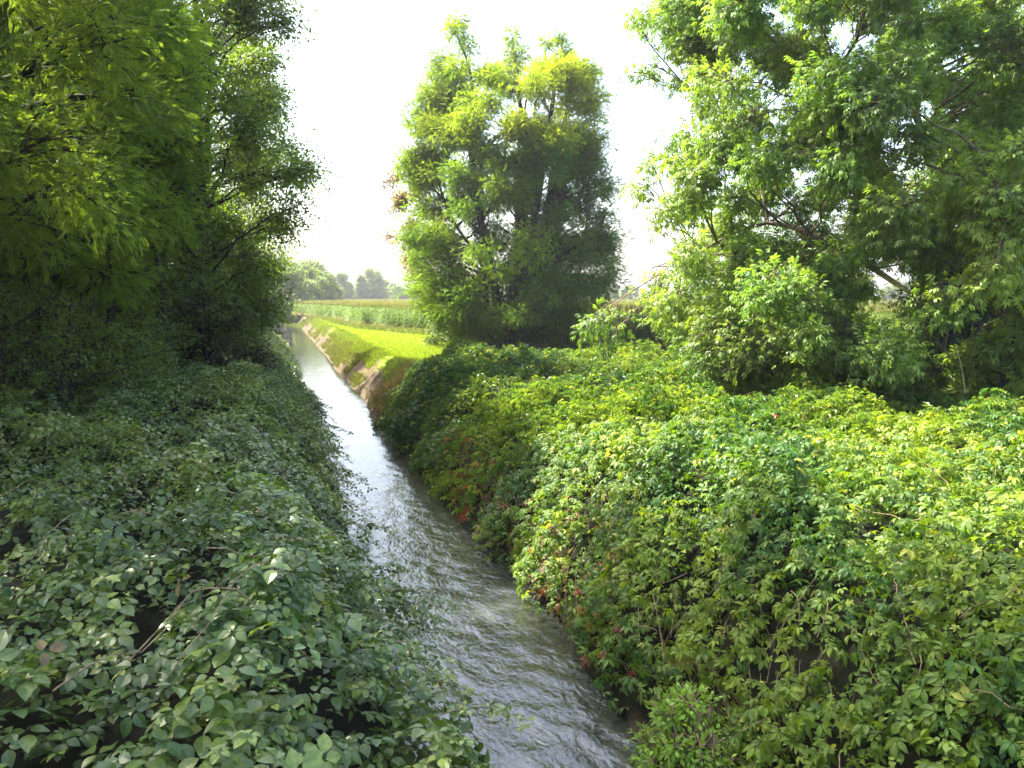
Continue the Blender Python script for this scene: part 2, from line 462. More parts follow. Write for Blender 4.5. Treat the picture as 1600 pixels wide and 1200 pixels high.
def near(x, y, d0, d1):
    d = np.sqrt(x*x+y*y+4.0)
    return (d >= d0) & (d < d1)
cm = MB()
CL4, CL2, CL1 = creeper_leaf(4), creeper_leaf(2), creeper_leaf(1)
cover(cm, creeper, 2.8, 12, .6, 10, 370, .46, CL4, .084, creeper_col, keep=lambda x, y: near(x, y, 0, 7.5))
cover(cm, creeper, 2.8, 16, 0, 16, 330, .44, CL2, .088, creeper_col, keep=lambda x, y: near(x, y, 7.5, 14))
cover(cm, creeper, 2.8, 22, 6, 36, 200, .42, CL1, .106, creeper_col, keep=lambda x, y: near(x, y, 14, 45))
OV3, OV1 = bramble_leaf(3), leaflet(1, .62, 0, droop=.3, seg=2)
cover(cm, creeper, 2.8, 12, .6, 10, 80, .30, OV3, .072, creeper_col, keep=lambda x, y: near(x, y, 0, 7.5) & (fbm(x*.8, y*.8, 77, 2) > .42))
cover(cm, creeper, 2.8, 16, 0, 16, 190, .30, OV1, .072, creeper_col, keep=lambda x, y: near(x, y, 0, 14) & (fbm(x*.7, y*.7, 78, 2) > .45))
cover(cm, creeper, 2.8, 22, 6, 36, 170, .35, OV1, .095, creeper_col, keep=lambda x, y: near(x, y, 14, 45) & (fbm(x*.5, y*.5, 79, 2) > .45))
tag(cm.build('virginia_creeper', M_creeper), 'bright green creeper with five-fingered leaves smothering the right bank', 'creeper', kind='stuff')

bm_ = MB(); cm2 = MB()
BL4, BL5, BL2, BL1 = bramble_leaf(5), bramble_leaf(5, True), bramble_leaf(2), bramble_leaf(1)
cover(bm_, bramble, -6, 2.2, .6, 8, 150, .45, BL4, .092, bramble_col, holes=.49, hs=1.6, keep=lambda x, y: near(x, y, 0, 6.5), tilt=.33)
cover(bm_, bramble, -6, 2.2, .6, 8, 75, .45, BL5, .104, bramble_col, holes=.49, hs=1.6, keep=lambda x, y: near(x, y, 0, 6.5), tilt=.33)
cover(bm_, bramble, -12, 2.3, 0, 16, 210, .45, BL2, .088, bramble_col, holes=.49, hs=1.6, keep=lambda x, y: near(x, y, 6.5, 14), tilt=.33)
cover(bm_, bramble, -18, 2.3, 6, 75, 130, .42, BL1, .10, bramble_col, keep=lambda x, y: near(x, y, 14, 80), tilt=.35)
# canes reaching out over the water
REACH = []
for i in range(60):
    yy = rng.uniform(4.5, 26) if i > 12 else rng.uniform(4.5, 10)
    side = 1 if i % 3 else -1
    hf = bramble if side == 1 else creeper
    xx = rng.uniform(.75, 1.1) if side == 1 else rng.uniform(3.35, 3.7)
    z0 = float(hf(xx, yy)); L_ = rng.uniform(.35, .75)
    if z0 < .3: continue
    a = np.array([xx, yy, z0-.05]); e = a+np.array([side*L_, rng.normal(0, .25), -min(z0-.08, rng.uniform(.1, .6))]); m = (a+e)/2+np.array([0, 0, .18])
    t = np.linspace(0, 1, 9)[:, None]; q = a*(1-t)**2+2*m*t*(1-t)+e*t*t
    REACH.append(q)
    k = np.repeat(q[2:], 2, 0)
    stamp(bm_ if side == 1 else cm2, BL4[0] if side == 1 else CL4[0], BL4[1] if side == 1 else CL4[1], k+rng.normal(0, .02, k.shape), rng.normal(size=k.shape)*[1, 1, .3]+[side*.4, 0, -.2],
          np.repeat([[0, 0, 1.0]], len(k), 0)+.3*rng.normal(size=k.shape), .075*rng.uniform(.6, 1.2, len(k)), bramble_col(k, None) if side == 1 else creeper_col(k, None))
tag(cm2.build('trailing_creeper', M_creeper), 'loose creeper shoots trailing over the right water edge', 'creeper', kind='stuff')
tag(bm_.build('bramble_thicket', M_bramble), 'dull green bramble thicket covering the shaded left bank', 'brambles', kind='stuff')

# ------------------------------------------------------------------ tubes
def tube(mb, pts, rad, n=6, col=(1, 1, 1)):
    pts = np.asarray(pts, float); k = len(pts)
    rad = np.broadcast_to(np.asarray(rad, float), (k,))
    tan = unit(np.gradient(pts, axis=0))
    ref = np.array([0.31, .17, .93]) if abs(tan[0, 2]) < .8 else np.array([1, .2, .1])
    x = unit(np.cross(tan, ref)); y = np.cross(tan, x)
    a = np.arange(n)/n*2*np.pi
    V = pts[:, None] + rad[:, None, None]*(np.cos(a)[None, :, None]*x[:, None]+np.sin(a)[None, :, None]*y[:, None])
    i = np.arange(k-1)[:, None]*n+np.arange(n)[None]
    j = np.arange(k-1)[:, None]*n+(np.arange(n)[None]+1) % n
    F = np.concatenate([np.stack([i, j, j+n], -1).reshape(-1, 3), np.stack([i, j+n, i+n], -1).reshape(-1, 3)])
    mb.add(V.reshape(-1, 3), F, col)
def bez(a, b, c, n):
    t = np.linspace(0, 1, n)[:, None]
    return a*(1-t)**2+2*b*t*(1-t)+c*t*t
def rough(pts, amp, r=rng):
    p = np.array(pts, float); k = len(p)
    if k > 2: p[1:-1] += r.normal(0, amp, (k-2, 3))
    return p
def smooth_path(pts, n):
    pts = np.asarray(pts, float); k = len(pts)
    t = np.linspace(0, k-1, n); out = []
    for q in t:
        i = min(int(q), k-2); u = q-i
        p0 = pts[max(i-1, 0)]; p1 = pts[i]; p2 = pts[i+1]; p3 = pts[min(i+2, k-1)]
        out.append(.5*((2*p1)+(-p0+p2)*u+(2*p0-5*p1+4*p2-p3)*u*u+(-p0+3*p1-3*p2+p3)*u**3))
    return np.array(out)

# canes arching over both banks
cn = MB()
def cane(hf, x, y, ang, L, lift, r=.006, col=(1, 1, 1)):
    t = np.linspace(0, 1, 9)
    px = x+np.cos(ang)*L*t; py = y+np.sin(ang)*L*t
    h = hf(px, py); h = np.maximum(h, h[0]-.3-.5*t)
    pz = h-.06+lift*np.sin(np.pi*np.clip(t*1.1, 0, 1))
    p = rough(np.stack([px, py, pz], -1), .02)
    tube(cn, p, np.linspace(r, r*.5, 9), 5, col)
    return p
for i in range(45):
    x = rng.uniform(-5, 1.0); y = rng.uniform(1.8, 18)
    cane(bramble, x, y, rng.uniform(0, 6.28), rng.uniform(.6, 1.6), rng.uniform(.02, .22), .0055)
for i in range(70):
    x = rng.uniform(3.6, 12); y = rng.uniform(2.5, 20)
    cane(creeper, x, y, rng.uniform(0, 6.28), rng.uniform(.4, 1.3), rng.uniform(.0, .14), .004)
# dry roots and stems hanging at the right waterside
for i in range(230):
    y = rng.uniform(4.5, 20); x = 3.25+rng.uniform(0, .7)+.4*sst(8.5, 5.5, y)
    h = float(creeper(x, y)); h = max(h, .2)
    a = np.array([x, y, h-.03]); b = np.array([x-rng.uniform(.02, .22), y+rng.normal(0, .2), max(.01, h-rng.uniform(.2, .7))])
    tube(cn, bez(a, (a+b)/2+rng.normal(0, .08, 3), b, 5), .0035, 4)
for q in REACH: tube(cn, q, np.linspace(.005, .002, 9), 4)
tag(cn.build('vine_stems', M_stem), 'thin brown woody stems threading through the creeper and brambles', 'stems', kind='stuff')

# ------------------------------------------------------------------ trees
def make_tree(name, base, trunks, clumps, tmpl, leaf_size, leaf_mat_, bark, colf, r=rng, label=None, cat='tree', group=None,
              twig_r=.008, leaf_spread=.10, droop=0.0, limb_r=.05, ivy=None, extra=None, crown_name='crown'):
    """trunks: list of (points Nx3 relative to base, radii). clumps: list of (centre, radii3, ntwigs, leaves per twig, tint)"""
    base = np.asarray(base, float)
    root = empty(name, base, label, cat, group)
    wood = MB(); lf = MB()
    tp = []; tr_ = []
    for pts, rad in trunks:
        p = smooth_path(pts, max(8, len(pts)*4)); rr = np.interp(np.linspace(0, 1, len(p)), np.linspace(0, 1, len(rad)), rad)
        p[1:-1] += r.normal(0, .03, (len(p)-2, 3))*min(1, rr.max()*4)
        tube(wood, p, rr, 9)
        tp.append(p); tr_.append(rr)
    TP = np.concatenate(tp); TR = np.concatenate(tr_)
    A = []; B = []
    lp = []; ld = []; lc = []
    for c, rad, nt, nl, tint in clumps:
        c = np.asarray(c, float); rad = np.asarray(rad, float)
        dv = c-TP; hd = np.hypot(dv[:, 0], dv[:, 1])
        cost = np.linalg.norm(dv, axis=1)+r.normal(0, .35, len(dv))+np.maximum(0, TP[:, 2]-(c[2]-.35*hd))*1.5
        k = int(np.argmin(cost)); s = TP[k]
        ln = np.linalg.norm(c-s)
        mid = (s+c)/2+np.array([0, 0, .12*ln])+r.normal(0, .06*ln, 3)
        limb = bez(s, mid, c, 7); limb = rough(limb, .02*ln, r)
        r0 = min(TR[k]*.7, limb_r*(.4+ln*.25)*r.uniform(.6, 1.2))
        tube(wood, limb, np.linspace(r0, .012, 7), 6)
        # twigs
        u = rand_unit(nt, r); rr = r.uniform(.35, 1, nt)**.5
        tip = c+u*rr[:, None]*rad
        tip[:, 2] -= droop*np.abs(r.normal(0, .5, nt))
        tt = r.uniform(.35, 1.0, nt)
        st = np.stack([np.interp(tt, np.linspace(0, 1, 7), limb[:, q]) for q in range(3)], -1)
        st = st*.6+(c+(tip-c)*.15)*.4
        A.append(st); B.append(tip)
        t = r.uniform(.25, 1.05, (nt, nl))
        dirv = tip-st
        p = st[:, None]+dirv[:, None]*t[..., None]
        sag = -0.12*np.linalg.norm(dirv, axis=1)[:, None]*(t**2)
        p[..., 2] += sag
        side = r.normal(0, 1, (nt, nl, 3))
        p = p+side*leaf_spread
        d = unit(dirv)[:, None]*.7+side*.8+np.array([0, 0, -.15-droop*.8])
        lp.append(p.reshape(-1, 3)); ld.append(d.reshape(-1, 3))
        lc.append(np.repeat(np.asarray(tint, float)[None], nt*nl, 0))
    A = np.concatenate(A); B = np.concatenate(B)
    # twigs as thin three-sided two-piece rods, vectorised
    n = len(A); d = unit(B-A); x = unit(np.cross(d, r.normal(size=(n, 3)))); y = np.cross(d, x)
    M = (A+B)/2+r.normal(0, .04, (n, 3)); M[:, 2] += .04
    rings = []
    for Q, q in ((A, 1.6), (M, 1.0), (B-np.array([0, 0, .1])*np.linalg.norm(B-A, axis=1)[:, None], .4)):
        for a in range(3):
            rings.append(Q+twig_r*q*(math.cos(a*2.094)*x+math.sin(a*2.094)*y))
    V = np.stack(rings, 1).reshape(-1, 3)
    tf = []
    for s in (0, 3):
        for a in range(3):
            b = (a+1) % 3; tf += [(s+a, s+b, s+3+b), (s+a, s+3+b, s+3+a)]
    F = (np.array(tf)[None]+(np.arange(n)*9)[:, None, None]).reshape(-1, 3)
    wood.add(V, F)
    lp = np.concatenate(lp); ld = np.concatenate(ld); lc = np.concatenate(lc)
    nn = unit(np.array([0, 0, 1.0])+.55*r.normal(size=(len(lp), 3)))
    stamp(lf, tmpl[0], tmpl[1], lp, ld, nn, leaf_size*r.uniform(.65, 1.2, len(lp)), colf(lp, lc, r))
    wood.build('trunk', bark, root, smooth=True)
    lf.build(crown_name, leaf_mat_, root)
    if ivy is not None:
        iv = MB()
        for pts, radius, num, sz in ivy:
            pth = smooth_path(pts, 60); t = r.random(num); idx = t*59
            i0 = np.minimum(idx.astype(int), 58); u = (idx-i0)[:, None]
            q = pth[i0]*(1-u)+pth[i0+1]*u
            a = r.uniform(0, 6.283, num); rad = np.interp(t, np.linspace(0, 1, len(radius)), radius)
            rad = rad*(.55+.75*vnoise(a*1.3+3, t*14, 5))*r.uniform(.75, 1.05, num)
            o = np.stack([np.cos(a), np.sin(a), np.zeros(num)], -1)
            pos = q+o*rad[:, None]+r.normal(0, .05, (num, 3))
            nrm = unit(o+np.array([0, 0, .4])+.4*r.normal(size=(num, 3)))
            yd = np.array([0, 0, -1])+.5*r.normal(size=(num, 3))
            stamp(iv, HEART[0], HEART[1], pos, yd, nrm, sz*r.uniform(.6, 1.2, num), np.array([.028, .060, .022])*r.uniform(.6, 1.5, (num, 1)))
        iv.build('ivy', M_ivy, root)
    return root
HEART = leaflet(1, .95, 0, droop=.2, seg=2, peak=.35)
PIN5 = pinnate(5, 1, .30, .17); PIN7 = pinnate(7, 1, .24, .11); PIN3 = pinnate(3, 1, .42, .27)
DROOP = drooping_cluster(); SINGLE = single_leaf(1)

def col_var(base, alt, var=.22):
    base = np.array(base, float); alt = np.array(alt, float)
    def f(p, tint, r):
        t = np.clip(fbm(p[:, 0]*.6+p[:, 2]*.4, p[:, 1]*.6-p[:, 2]*.5, 81, 2)*1.6-.3+r.normal(0, .2, len(p)), 0, 1)
        return mixc(base, alt, t)*tint*r.uniform(1-var, 1+var, (len(p), 1))
    return f
LOC = col_var((.065, .130, .024), (.145, .215, .032))
WAL = col_var((.082, .165, .030), (.200, .285, .050))
DRK = col_var((.072, .130, .028), (.150, .215, .036))

# ---- the lone locust tree in the middle
D = 41.0
B0 = P(808, 548, D); B0[2] = ground0(B0[0], B0[1])-.05
def rel(px, py, d=D): return P(px, py, d)-B0
mpx = D/FPX          # metres per photo pixel at the tree
r1 = np.random.default_rng(21)
trunks = [
    (np.array([[0, 0, 0], rel(812, 450), rel(815, 350, D-.3), rel(822, 250), rel(812, 150), rel(800, 70)]), [.42, .34, .28, .2, .1, .03]),
    (np.array([[.4, 0.2, 0], rel(845, 430), rel(862, 300), rel(880, 200, D+.5), rel(900, 120), rel(915, 100)]), [.34, .28, .2, .13, .07, .03]),
    (np.array([[-.5, -.1, 0], rel(778, 470, D-.5), rel(750, 340, D-.8), rel(735, 220, D-.5), rel(735, 120), rel(708, 40)]), [.3, .22, .17, .12, .07, .02]),
    (np.array([[.2, .5, 0], rel(822, 420, D+1), rel(850, 250, D+1.5), rel(868, 130, D+1.2), rel(880, 60, D+1)]), [.3, .24, .16, .08, .02]),
    (np.array([[-.9, .3, 0], rel(762, 500, D+.5), rel(755, 420, D+.8), rel(700, 330, D+1.2), rel(670, 220, D+1.2)]), [.16, .13, .1, .07, .02]),
]
prof_y = [30, 90, 150, 250, 350, 430, 480, 530]
prof_l = [720, 664, 636, 616, 606, 622, 650, 745]
prof_r = [900, 938, 952, 962, 978, 985, 965, 890]
clumps = []
for i in range(250):
    py = r1.uniform(100, 515)
    l = np.interp(py, prof_y, prof_l); rr = np.interp(py, prof_y, prof_r)
    mid = (l+rr)/2; hw = (rr-l)/2-17
    th = r1.uniform(0, 6.283); q = r1.uniform(.45, 1)**.6
    px = mid+hw*q*math.cos(th); dz = hw*mpx*q*math.sin(th)*.9
    s = r1.uniform(.7, 1.25)
    if 790 < px < 905 and 215 < py < 530 and dz < .5 and r1.random() < .35: continue
    tint = np.array([1, 1, 1.0])  # right side dimmed, left side lifted: sidelight put into the leaf tint
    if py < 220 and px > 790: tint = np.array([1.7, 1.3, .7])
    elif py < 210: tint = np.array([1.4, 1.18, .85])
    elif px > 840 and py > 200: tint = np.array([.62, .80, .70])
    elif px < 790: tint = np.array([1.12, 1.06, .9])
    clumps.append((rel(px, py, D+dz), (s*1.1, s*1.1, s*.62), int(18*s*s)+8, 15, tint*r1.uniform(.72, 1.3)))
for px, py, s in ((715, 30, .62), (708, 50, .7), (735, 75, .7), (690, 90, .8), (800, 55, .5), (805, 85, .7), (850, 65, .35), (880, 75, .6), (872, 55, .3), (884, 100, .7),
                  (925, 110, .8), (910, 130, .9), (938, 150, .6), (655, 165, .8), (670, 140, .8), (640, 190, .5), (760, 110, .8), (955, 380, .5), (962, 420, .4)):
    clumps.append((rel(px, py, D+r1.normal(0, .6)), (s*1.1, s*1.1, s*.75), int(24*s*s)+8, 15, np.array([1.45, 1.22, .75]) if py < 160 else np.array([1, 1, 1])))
# low skirt of leaves on the left foot
for px, py in ((700, 500), (720, 520), (745, 505), (690, 470), (730, 475), (768, 525), (660, 440), (650, 400)):
    clumps.append((rel(px, py, D+r1.uniform(-2, 1.5)), (.9, .9, .6), 24, 15, np.array([1.1, 1.05, .9])))
ivy = [(np.array([[0, 0, 0], rel(815, 450), rel(820, 350), rel(826, 260), rel(815, 190)]), [.95, .8, .7, .55, .25], 15000, .13),
       (np.array([[.5, .1, 0], rel(850, 440), rel(866, 330), rel(880, 240)]), [.8, .8, .6, .3], 9000, .13),
       (np.array([[-.5, 0, 0], rel(780, 470), rel(752, 360), rel(738, 260)]), [.6, .4, .35, .2], 3500, .12)]
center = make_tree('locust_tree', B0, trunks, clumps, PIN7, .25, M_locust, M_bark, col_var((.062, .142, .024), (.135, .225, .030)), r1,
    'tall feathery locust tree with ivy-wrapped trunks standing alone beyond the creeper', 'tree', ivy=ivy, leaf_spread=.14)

# ---- the big broad-leaved tree on the right
D = 20.0
B0 = P(1445, 640, D); B0[2] = ground0(B0[0], B0[1])-.05
r2 = np.random.default_rng(33)
trunks = [
    (np.array([[0, 0, 0], rel(1440, 480), rel(1455, 360), rel(1472, 240), rel(1490, 175), rel(1545, 60), rel(1580, -60)]), [.40, .34, .28, .2, .15, .1, .05]),
    (np.array([rel(1472, 240), rel(1462, 170), rel(1455, 80), rel(1440, -40), rel(1420, -160)]), [.15, .12, .09, .06, .03]),
    (np.array([rel(1450, 400), rel(1400, 290), rel(1340, 220, D-.4), rel(1310, 190, D-.5), rel(1260, 120, D-.8), rel(1180, 30, D-1)]), [.22, .17, .14, .1, .07, .03]),
    (np.array([rel(1458, 290), rel(1432, 175, D+.2), rel(1405, 120), rel(1392, 20), rel(1360, -80)]), [.13, .11, .09, .07, .04]),
    (np.array([rel(1440, 430), rel(1350, 280, D+1), rel(1220, 235, D+1.5), rel(1120, 180, D+1.8)]), [.16, .12, .08, .03]),
    (np.array([rel(1440, 470), rel(1330, 400, D+.5), rel(1200, 350, D+1), rel(1080, 400, D+.6)]), [.12, .08, .05, .02]),
    (np.array([rel(1450, 450), rel(1520, 330, D-2), rel(1590, 270, D-3.5), rel(1680, 260, D-4)]), [.17, .12, .08, .03]),
    (np.array([rel(1408, 70), rel(1360, 48, D-.3), rel(1325, 85, D-.5), rel(1300, 110, D-.6)]), [.07, .06, .04, .02]),
]
clumps = []
py_ = [-260, -120, 0, 60, 120, 200, 300, 400, 500, 600]
pl_ = [1180, 1060, 985, 1020, 1055, 1035, 1005, 1015, 1030, 1050]
def holed(px, py):      # openings where the limbs and the dark inside show
    return (abs(px-1474) < 50 and 120 < py < 315) or (1425 < px < 1535 and 400 < py < 620) or (abs(px-1400) < 60 and 60 < py < 120 and r2.random() < .5)
k = 0
while k < 330:
    py = r2.uniform(-250, 590); l = np.interp(py, py_, pl_)+38
    px = r2.uniform(l, 1760)
    half = 5.2*math.sqrt(max(.05, 1-((px-1420)/430)**2))*np.interp(py, [-250, 0, 500, 600], [.5, .95, .9, .6])
    dz = r2.uniform(-1, 1)*half
    if holed(px, py) and dz < 1.6: continue
    s = r2.uniform(.5, .9)
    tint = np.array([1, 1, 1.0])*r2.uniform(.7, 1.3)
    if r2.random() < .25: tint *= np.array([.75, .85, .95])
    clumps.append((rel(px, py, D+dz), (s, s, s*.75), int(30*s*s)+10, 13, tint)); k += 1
# crown edge sprays
for px, py, s in ((985, 20, .25), (1010, 8, .35), (1040, 30, .45), (1060, 60, .35), (985, 112, .2), (1012, 100, .18), (1080, 95, .5), (1085, 150, .55), (1120, 110, .6), (1135, 195, .65), (1075, 205, .5), (1100, 170, .6), (1050, 120, .35), (1012, 250, .25), (995, 285, .3), (1040, 225, .45), (1030, 330, .5), (1022, 440, .45),
                  (925, 510, .28), (910, 505, .18), (945, 530, .2), (1020, 480, .3), (1080, 560, .55), (1140, 560, .55), (1190, 575, .5), (1250, 570, .5), (1310, 560, .5), (1370, 540, .5), (1390, 590, .35)):
    dd = D+(1.2 if py < 130 else -1.0 if py > 450 else 0)+r2.normal(0, .4)
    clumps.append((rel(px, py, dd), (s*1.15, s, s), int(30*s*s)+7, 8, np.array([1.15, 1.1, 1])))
# leafy inside, tint darkened to stand for crown shade
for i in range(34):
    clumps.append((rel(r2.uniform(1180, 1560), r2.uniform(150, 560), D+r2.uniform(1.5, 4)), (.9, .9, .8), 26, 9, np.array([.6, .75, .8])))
for px, py, dd in ((1500, 445, 15), (1470, 462, 15.3), (1560, 420, 15), (1580, 380, 15.2), (1560, 300, 15), (1500, 275, 15.6), (1590, 230, 15), (1460, 290, 16), (1540, 345, 15.5), (1620, 330, 15), (1500, 215, 17), (1590, 440, 15.5)):
    clumps.append((rel(px, py, dd), (.55, .5, .28), 15, 9, np.array([1.2, 1.12, .95])))
ivy = [(np.array([[0, 0, 0], rel(1440, 480), rel(1455, 360), rel(1465, 290)]), [1.0, .8, .7, .35], 12000, .12),
       (np.array([[.9, .6, 0], rel(1500, 520, D+.8), rel(1500, 400, D+.8)]), [.8, .7, .3], 5000, .12)]
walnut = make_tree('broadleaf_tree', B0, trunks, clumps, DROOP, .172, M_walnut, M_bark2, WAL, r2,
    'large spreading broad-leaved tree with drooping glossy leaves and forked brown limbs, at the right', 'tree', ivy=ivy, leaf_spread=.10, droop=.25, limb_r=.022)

# ---- generic trees by height profile
def generic(name, base, H, Rr, nclump, tmpl, leaf_size, mat, colf, seed, label, group=None, low=.25, stems=1, twigs=22, lpt=12, tint=(1, 1, 1), bark=M_bark, spread=.15, csize=.2, shape='round', droop=0, lean=(0, 0), girth=1.0):
    r = np.random.default_rng(seed)
    base = np.array([base[0], base[1], float(ground0(base[0], base[1]))-.05])
    tr = []
    for s in range(stems):
        a = r.uniform(0, 6.283); o = np.array([math.cos(a), math.sin(a), 0])*(.0 if s == 0 else Rr*.12)
        e = np.array([math.cos(a), math.sin(a), 0])*Rr*(.08 if stems == 1 else .35)
        L_ = np.array([lean[0], lean[1], 0])
        tr.append((np.array([o, o+e*.2+L_*.1+[0, 0, H*.3], o+e*.6+L_*.35+[0, 0, H*.6], o+e+L_*.6+[0, 0, H*.92]]), [(H*.018+.03)*girth, (H*.013+.02)*girth, (H*.008+.01)*girth, .02]))
    cl = []
    for i in range(nclump):
        t = (i+r.random())/nclump; zz = low+(1-low)*t
        u = (zz-low)/(1-low)
        if shape == 'round': w = math.sqrt(max(.04, 1-(2*u-.85)**2/1.35))
        elif shape == 'cone': w = (1-u)*.9+.12
        else: w = .55+.45*math.sin(math.pi*min(1, u*1.05))
        th = r.uniform(0, 6.283); q = r.uniform(.25, 1)**.5
        s = Rr*csize*r.uniform(.75, 1.35)
        c = np.array([math.cos(th)*Rr*w*q+lean[0]*zz, math.sin(th)*Rr*w*q+lean[1]*zz, H*zz-s*.5])
        cl.append((c, (s, s, s*.7), max(6, int(twigs*r.uniform(.8, 1.2))), lpt, np.array(tint)*r.uniform(.82, 1.15)))
    return make_tree(name, base, tr, cl, tmpl, leaf_size, mat, bark, colf, r, label, 'tree' if 'tree' in name else 'shrub', group, leaf_spread=spread, droop=droop)
def copy_tree(root, loc, rz, s, label, group=None, sz=None):
    r = root.copy(); C.objects.link(r); r.location = (loc[0], loc[1], float(ground0(loc[0], loc[1]))-.05)
    r.rotation_euler = (0, 0, rz); r.scale = (s, s, sz or s)
    r['label'] = label
    if group: r['group'] = group
    elif 'group' in r.keys(): del r['group']
    for ch in list(root.children):
        c = ch.copy(); C.objects.link(c); c.parent = r
    return r

# ---- left row of trees along the bank
LG = 'trees crowding the left bank'
ta = generic('bank_tree', (-5.0, 12.5), 13.5, 4.2, 112, PIN7, .165, M_locust, LOC, 101, 'nearest feathery locust tree leaning in from the left edge with sunlit fronds', LG, low=.30, stems=3, twigs=27, lpt=17, spread=.17, csize=.185, lean=(.1, -.4), girth=.6)
tb = generic('bank_tree', (-4.8, 19.5), 12.5, 3.8, 110, PIN7, .19, M_locust, DRK, 102, 'second locust tree of the left row with dark crooked limbs', LG, low=.27, stems=3, twigs=26, lpt=14, csize=.19, girth=.7, tint=(1.4, 1.4, 1.1))
tc_ = generic('bank_tree', (-2.4, 27.0), 15.0, 3.9, 100, SINGLE, .13, M_walnut, DRK, 103, 'tall dense tree whose crown edge stands against the sky left of the stream', LG, low=.14, stems=2, twigs=34, lpt=22, csize=.2, shape='col')
td = generic('bank_tree', (-2.9, 36.0), 14.5, 4.3, 92, SINGLE, .15, M_walnut, DRK, 104, 'dark bushy tree overhanging the middle reach of the stream', LG, low=.08, stems=2, twigs=32, lpt=22, csize=.21, shape='col')
copy_tree(ta, (-9.5, 17.5), 2.1, .98, 'feathery locust tree half hidden behind the nearest one at the left edge', LG)
copy_tree(tb, (-6.6, 21.5), 1.0, 1.25, 'shaded locust tree set back in the left wood', LG)
copy_tree(tc_, (-6.5, 29.0), 2.6, 1.0, 'shaded dense tree deep in the left wood', LG)
copy_tree(td, (-12.5, 25.0), .7, 1.0, 'dark tree deep in the wood at the far left', LG)
copy_tree(tc_, (-5.4, 23.8), 4.0, .98, 'bushy tree filling the gap between the feathery left trees and the dense one', LG)
row = [(-3.4, 46, .78, td, 'tree with drooping outer twigs beyond the overhanging bushy tree'), (-3.7, 55, .62, tc_, 'upright tree further along the left row'),
       (-3.8, 65, .58, td, 'rounded tree two thirds down the left row'), (-4.2, 76, .6, tc_, 'hazy tree near the far end of the left row'),
       (-4.4, 90, .62, td, 'pale hazy tree second from the end of the left row'), (-4.8, 106, .62, tc_, 'last tree of the left row above the vanishing stream')]
for i, (x, y, s, src, lb) in enumerate(row):
    copy_tree(src, (x, y), 1.3*i+.4, s, lb, LG)
oh = generic('bank_tree', (-4.1, 7.7), 15.0, 3.4, 46, PIN7, .24, M_locust, LOC, 140, 'unseen tall locust tree at the near left, added to shade the near right bank', LG, low=.58, stems=2, twigs=26, lpt=11, spread=.12, csize=.24, lean=(2.0, .8))  # out-of-view tree added so its crown shades the near creeper
for i, (x, y) in enumerate([(-9, 40), (-10, 52), (-16, 33), (-13, 45), (-19, 42), (-25, 30), (-9.5, 33), (-15, 24)]):
    copy_tree((td, tc_)[i % 2], (x, y), i*1.9, 1.0, 'shaded tree filling the dark interior of the left wood', 'trees in the dark of the left wood')

# slender bare trunks in the shade
def sapling(x, y, H, lean, seed, label):
    r = np.random.default_rng(seed)
    z = float(ground0(x, y))-.05
    o = MB()
    pts = smooth_path(np.array([[0, 0, 0], [lean*.3, .1, H*.35], [lean*.5, -.1, H*.7], [lean, 0, H]])+r.normal(0, .06, (4, 3))*[[0], [1], [1], [1]], 14)
    tube(o, pts, np.linspace(.10, .04, 14)*r.uniform(.8, 1.4), 8)
    for k in range(7):
        i = r.integers(5, 13); a = r.uniform(0, 6.28); L_ = r.uniform(.6, 1.6)
        e = pts[i]+np.array([math.cos(a)*L_, math.sin(a)*L_, L_*.5])
        tube(o, bez(pts[i], (pts[i]+e)/2+[0, 0, .2], e, 5), np.linspace(.03, .008, 5), 5)
    ob = o.build('slender_tree', M_bark, smooth=True); ob.location = (x, y, z)
    tag(ob, label, 'tree', 'slender trunks under the left wood')
for i, (px, dpt, H, ln, lb) in enumerate([(35, 17, 6, .4, 'leftmost slender dark trunk behind the brambles'), (98, 19, 7, -.3, 'slender dark trunk just right of the leftmost one'),
                                     (128, 21, 7, .2, 'thin straight trunk in the gap between the dark trunks'), (158, 18.5, 6, .5, 'slender dark trunk leaning right behind the brambles'), (262, 22, 7, -.4, 'thin dark trunk near the right end of the shaded gap')]):
    p = P(px, 560, dpt)
    sapling(p[0], p[1], H, ln, 200+i, lb)

# understory shrubs on the left
def shrub(px, d, H, Rr, seed, label, colf, tmpl=SINGLE, ls=.10, n=22, mat=None, group=None, z=None, tint=(1, 1, 1), tw=22, lpt=16, name='shrub', droop=0.1):
    p = P(px, 560, d)
    return generic(name, (p[0], p[1]), H, Rr, n, tmpl, ls, mat or M_walnut, colf, seed, label, group, low=.12, stems=3, twigs=tw, lpt=lpt, tint=tint, csize=.3, spread=.08, droop=droop)
s1 = shrub(210, 26, 3.6, 2.2, 301, 'dark shrub under the left wood behind the bramble crest', DRK, n=30)
s2 = shrub(330, 24, 2.9, 1.6, 302, 'shaded shrub with brownish leaves beside the stream bend of brambles', col_var((.05, .07, .025), (.10, .09, .04)), n=22)
s3 = shrub(362, 33, 3.2, 1.4, 303, 'narrow dark shrub hanging over the left edge of the water', DRK, n=22)
copy_tree(s1, P(60, 560, 24)[:2], 2.0, 1.2, 'dark shrub far left under the trees')
copy_tree(s1, P(300, 560, 32)[:2], 4.0, 1.3, 'tall dark shrub filling the gap below the dense bank tree')
copy_tree(s3, P(382, 560, 48)[:2], 1.0, 1.2, 'hazy shrub at the water edge far down the left bank')
copy_tree(s1, P(120, 560, 33)[:2], 5.0, 1.5, 'deep shade shrub between the slender trunks')

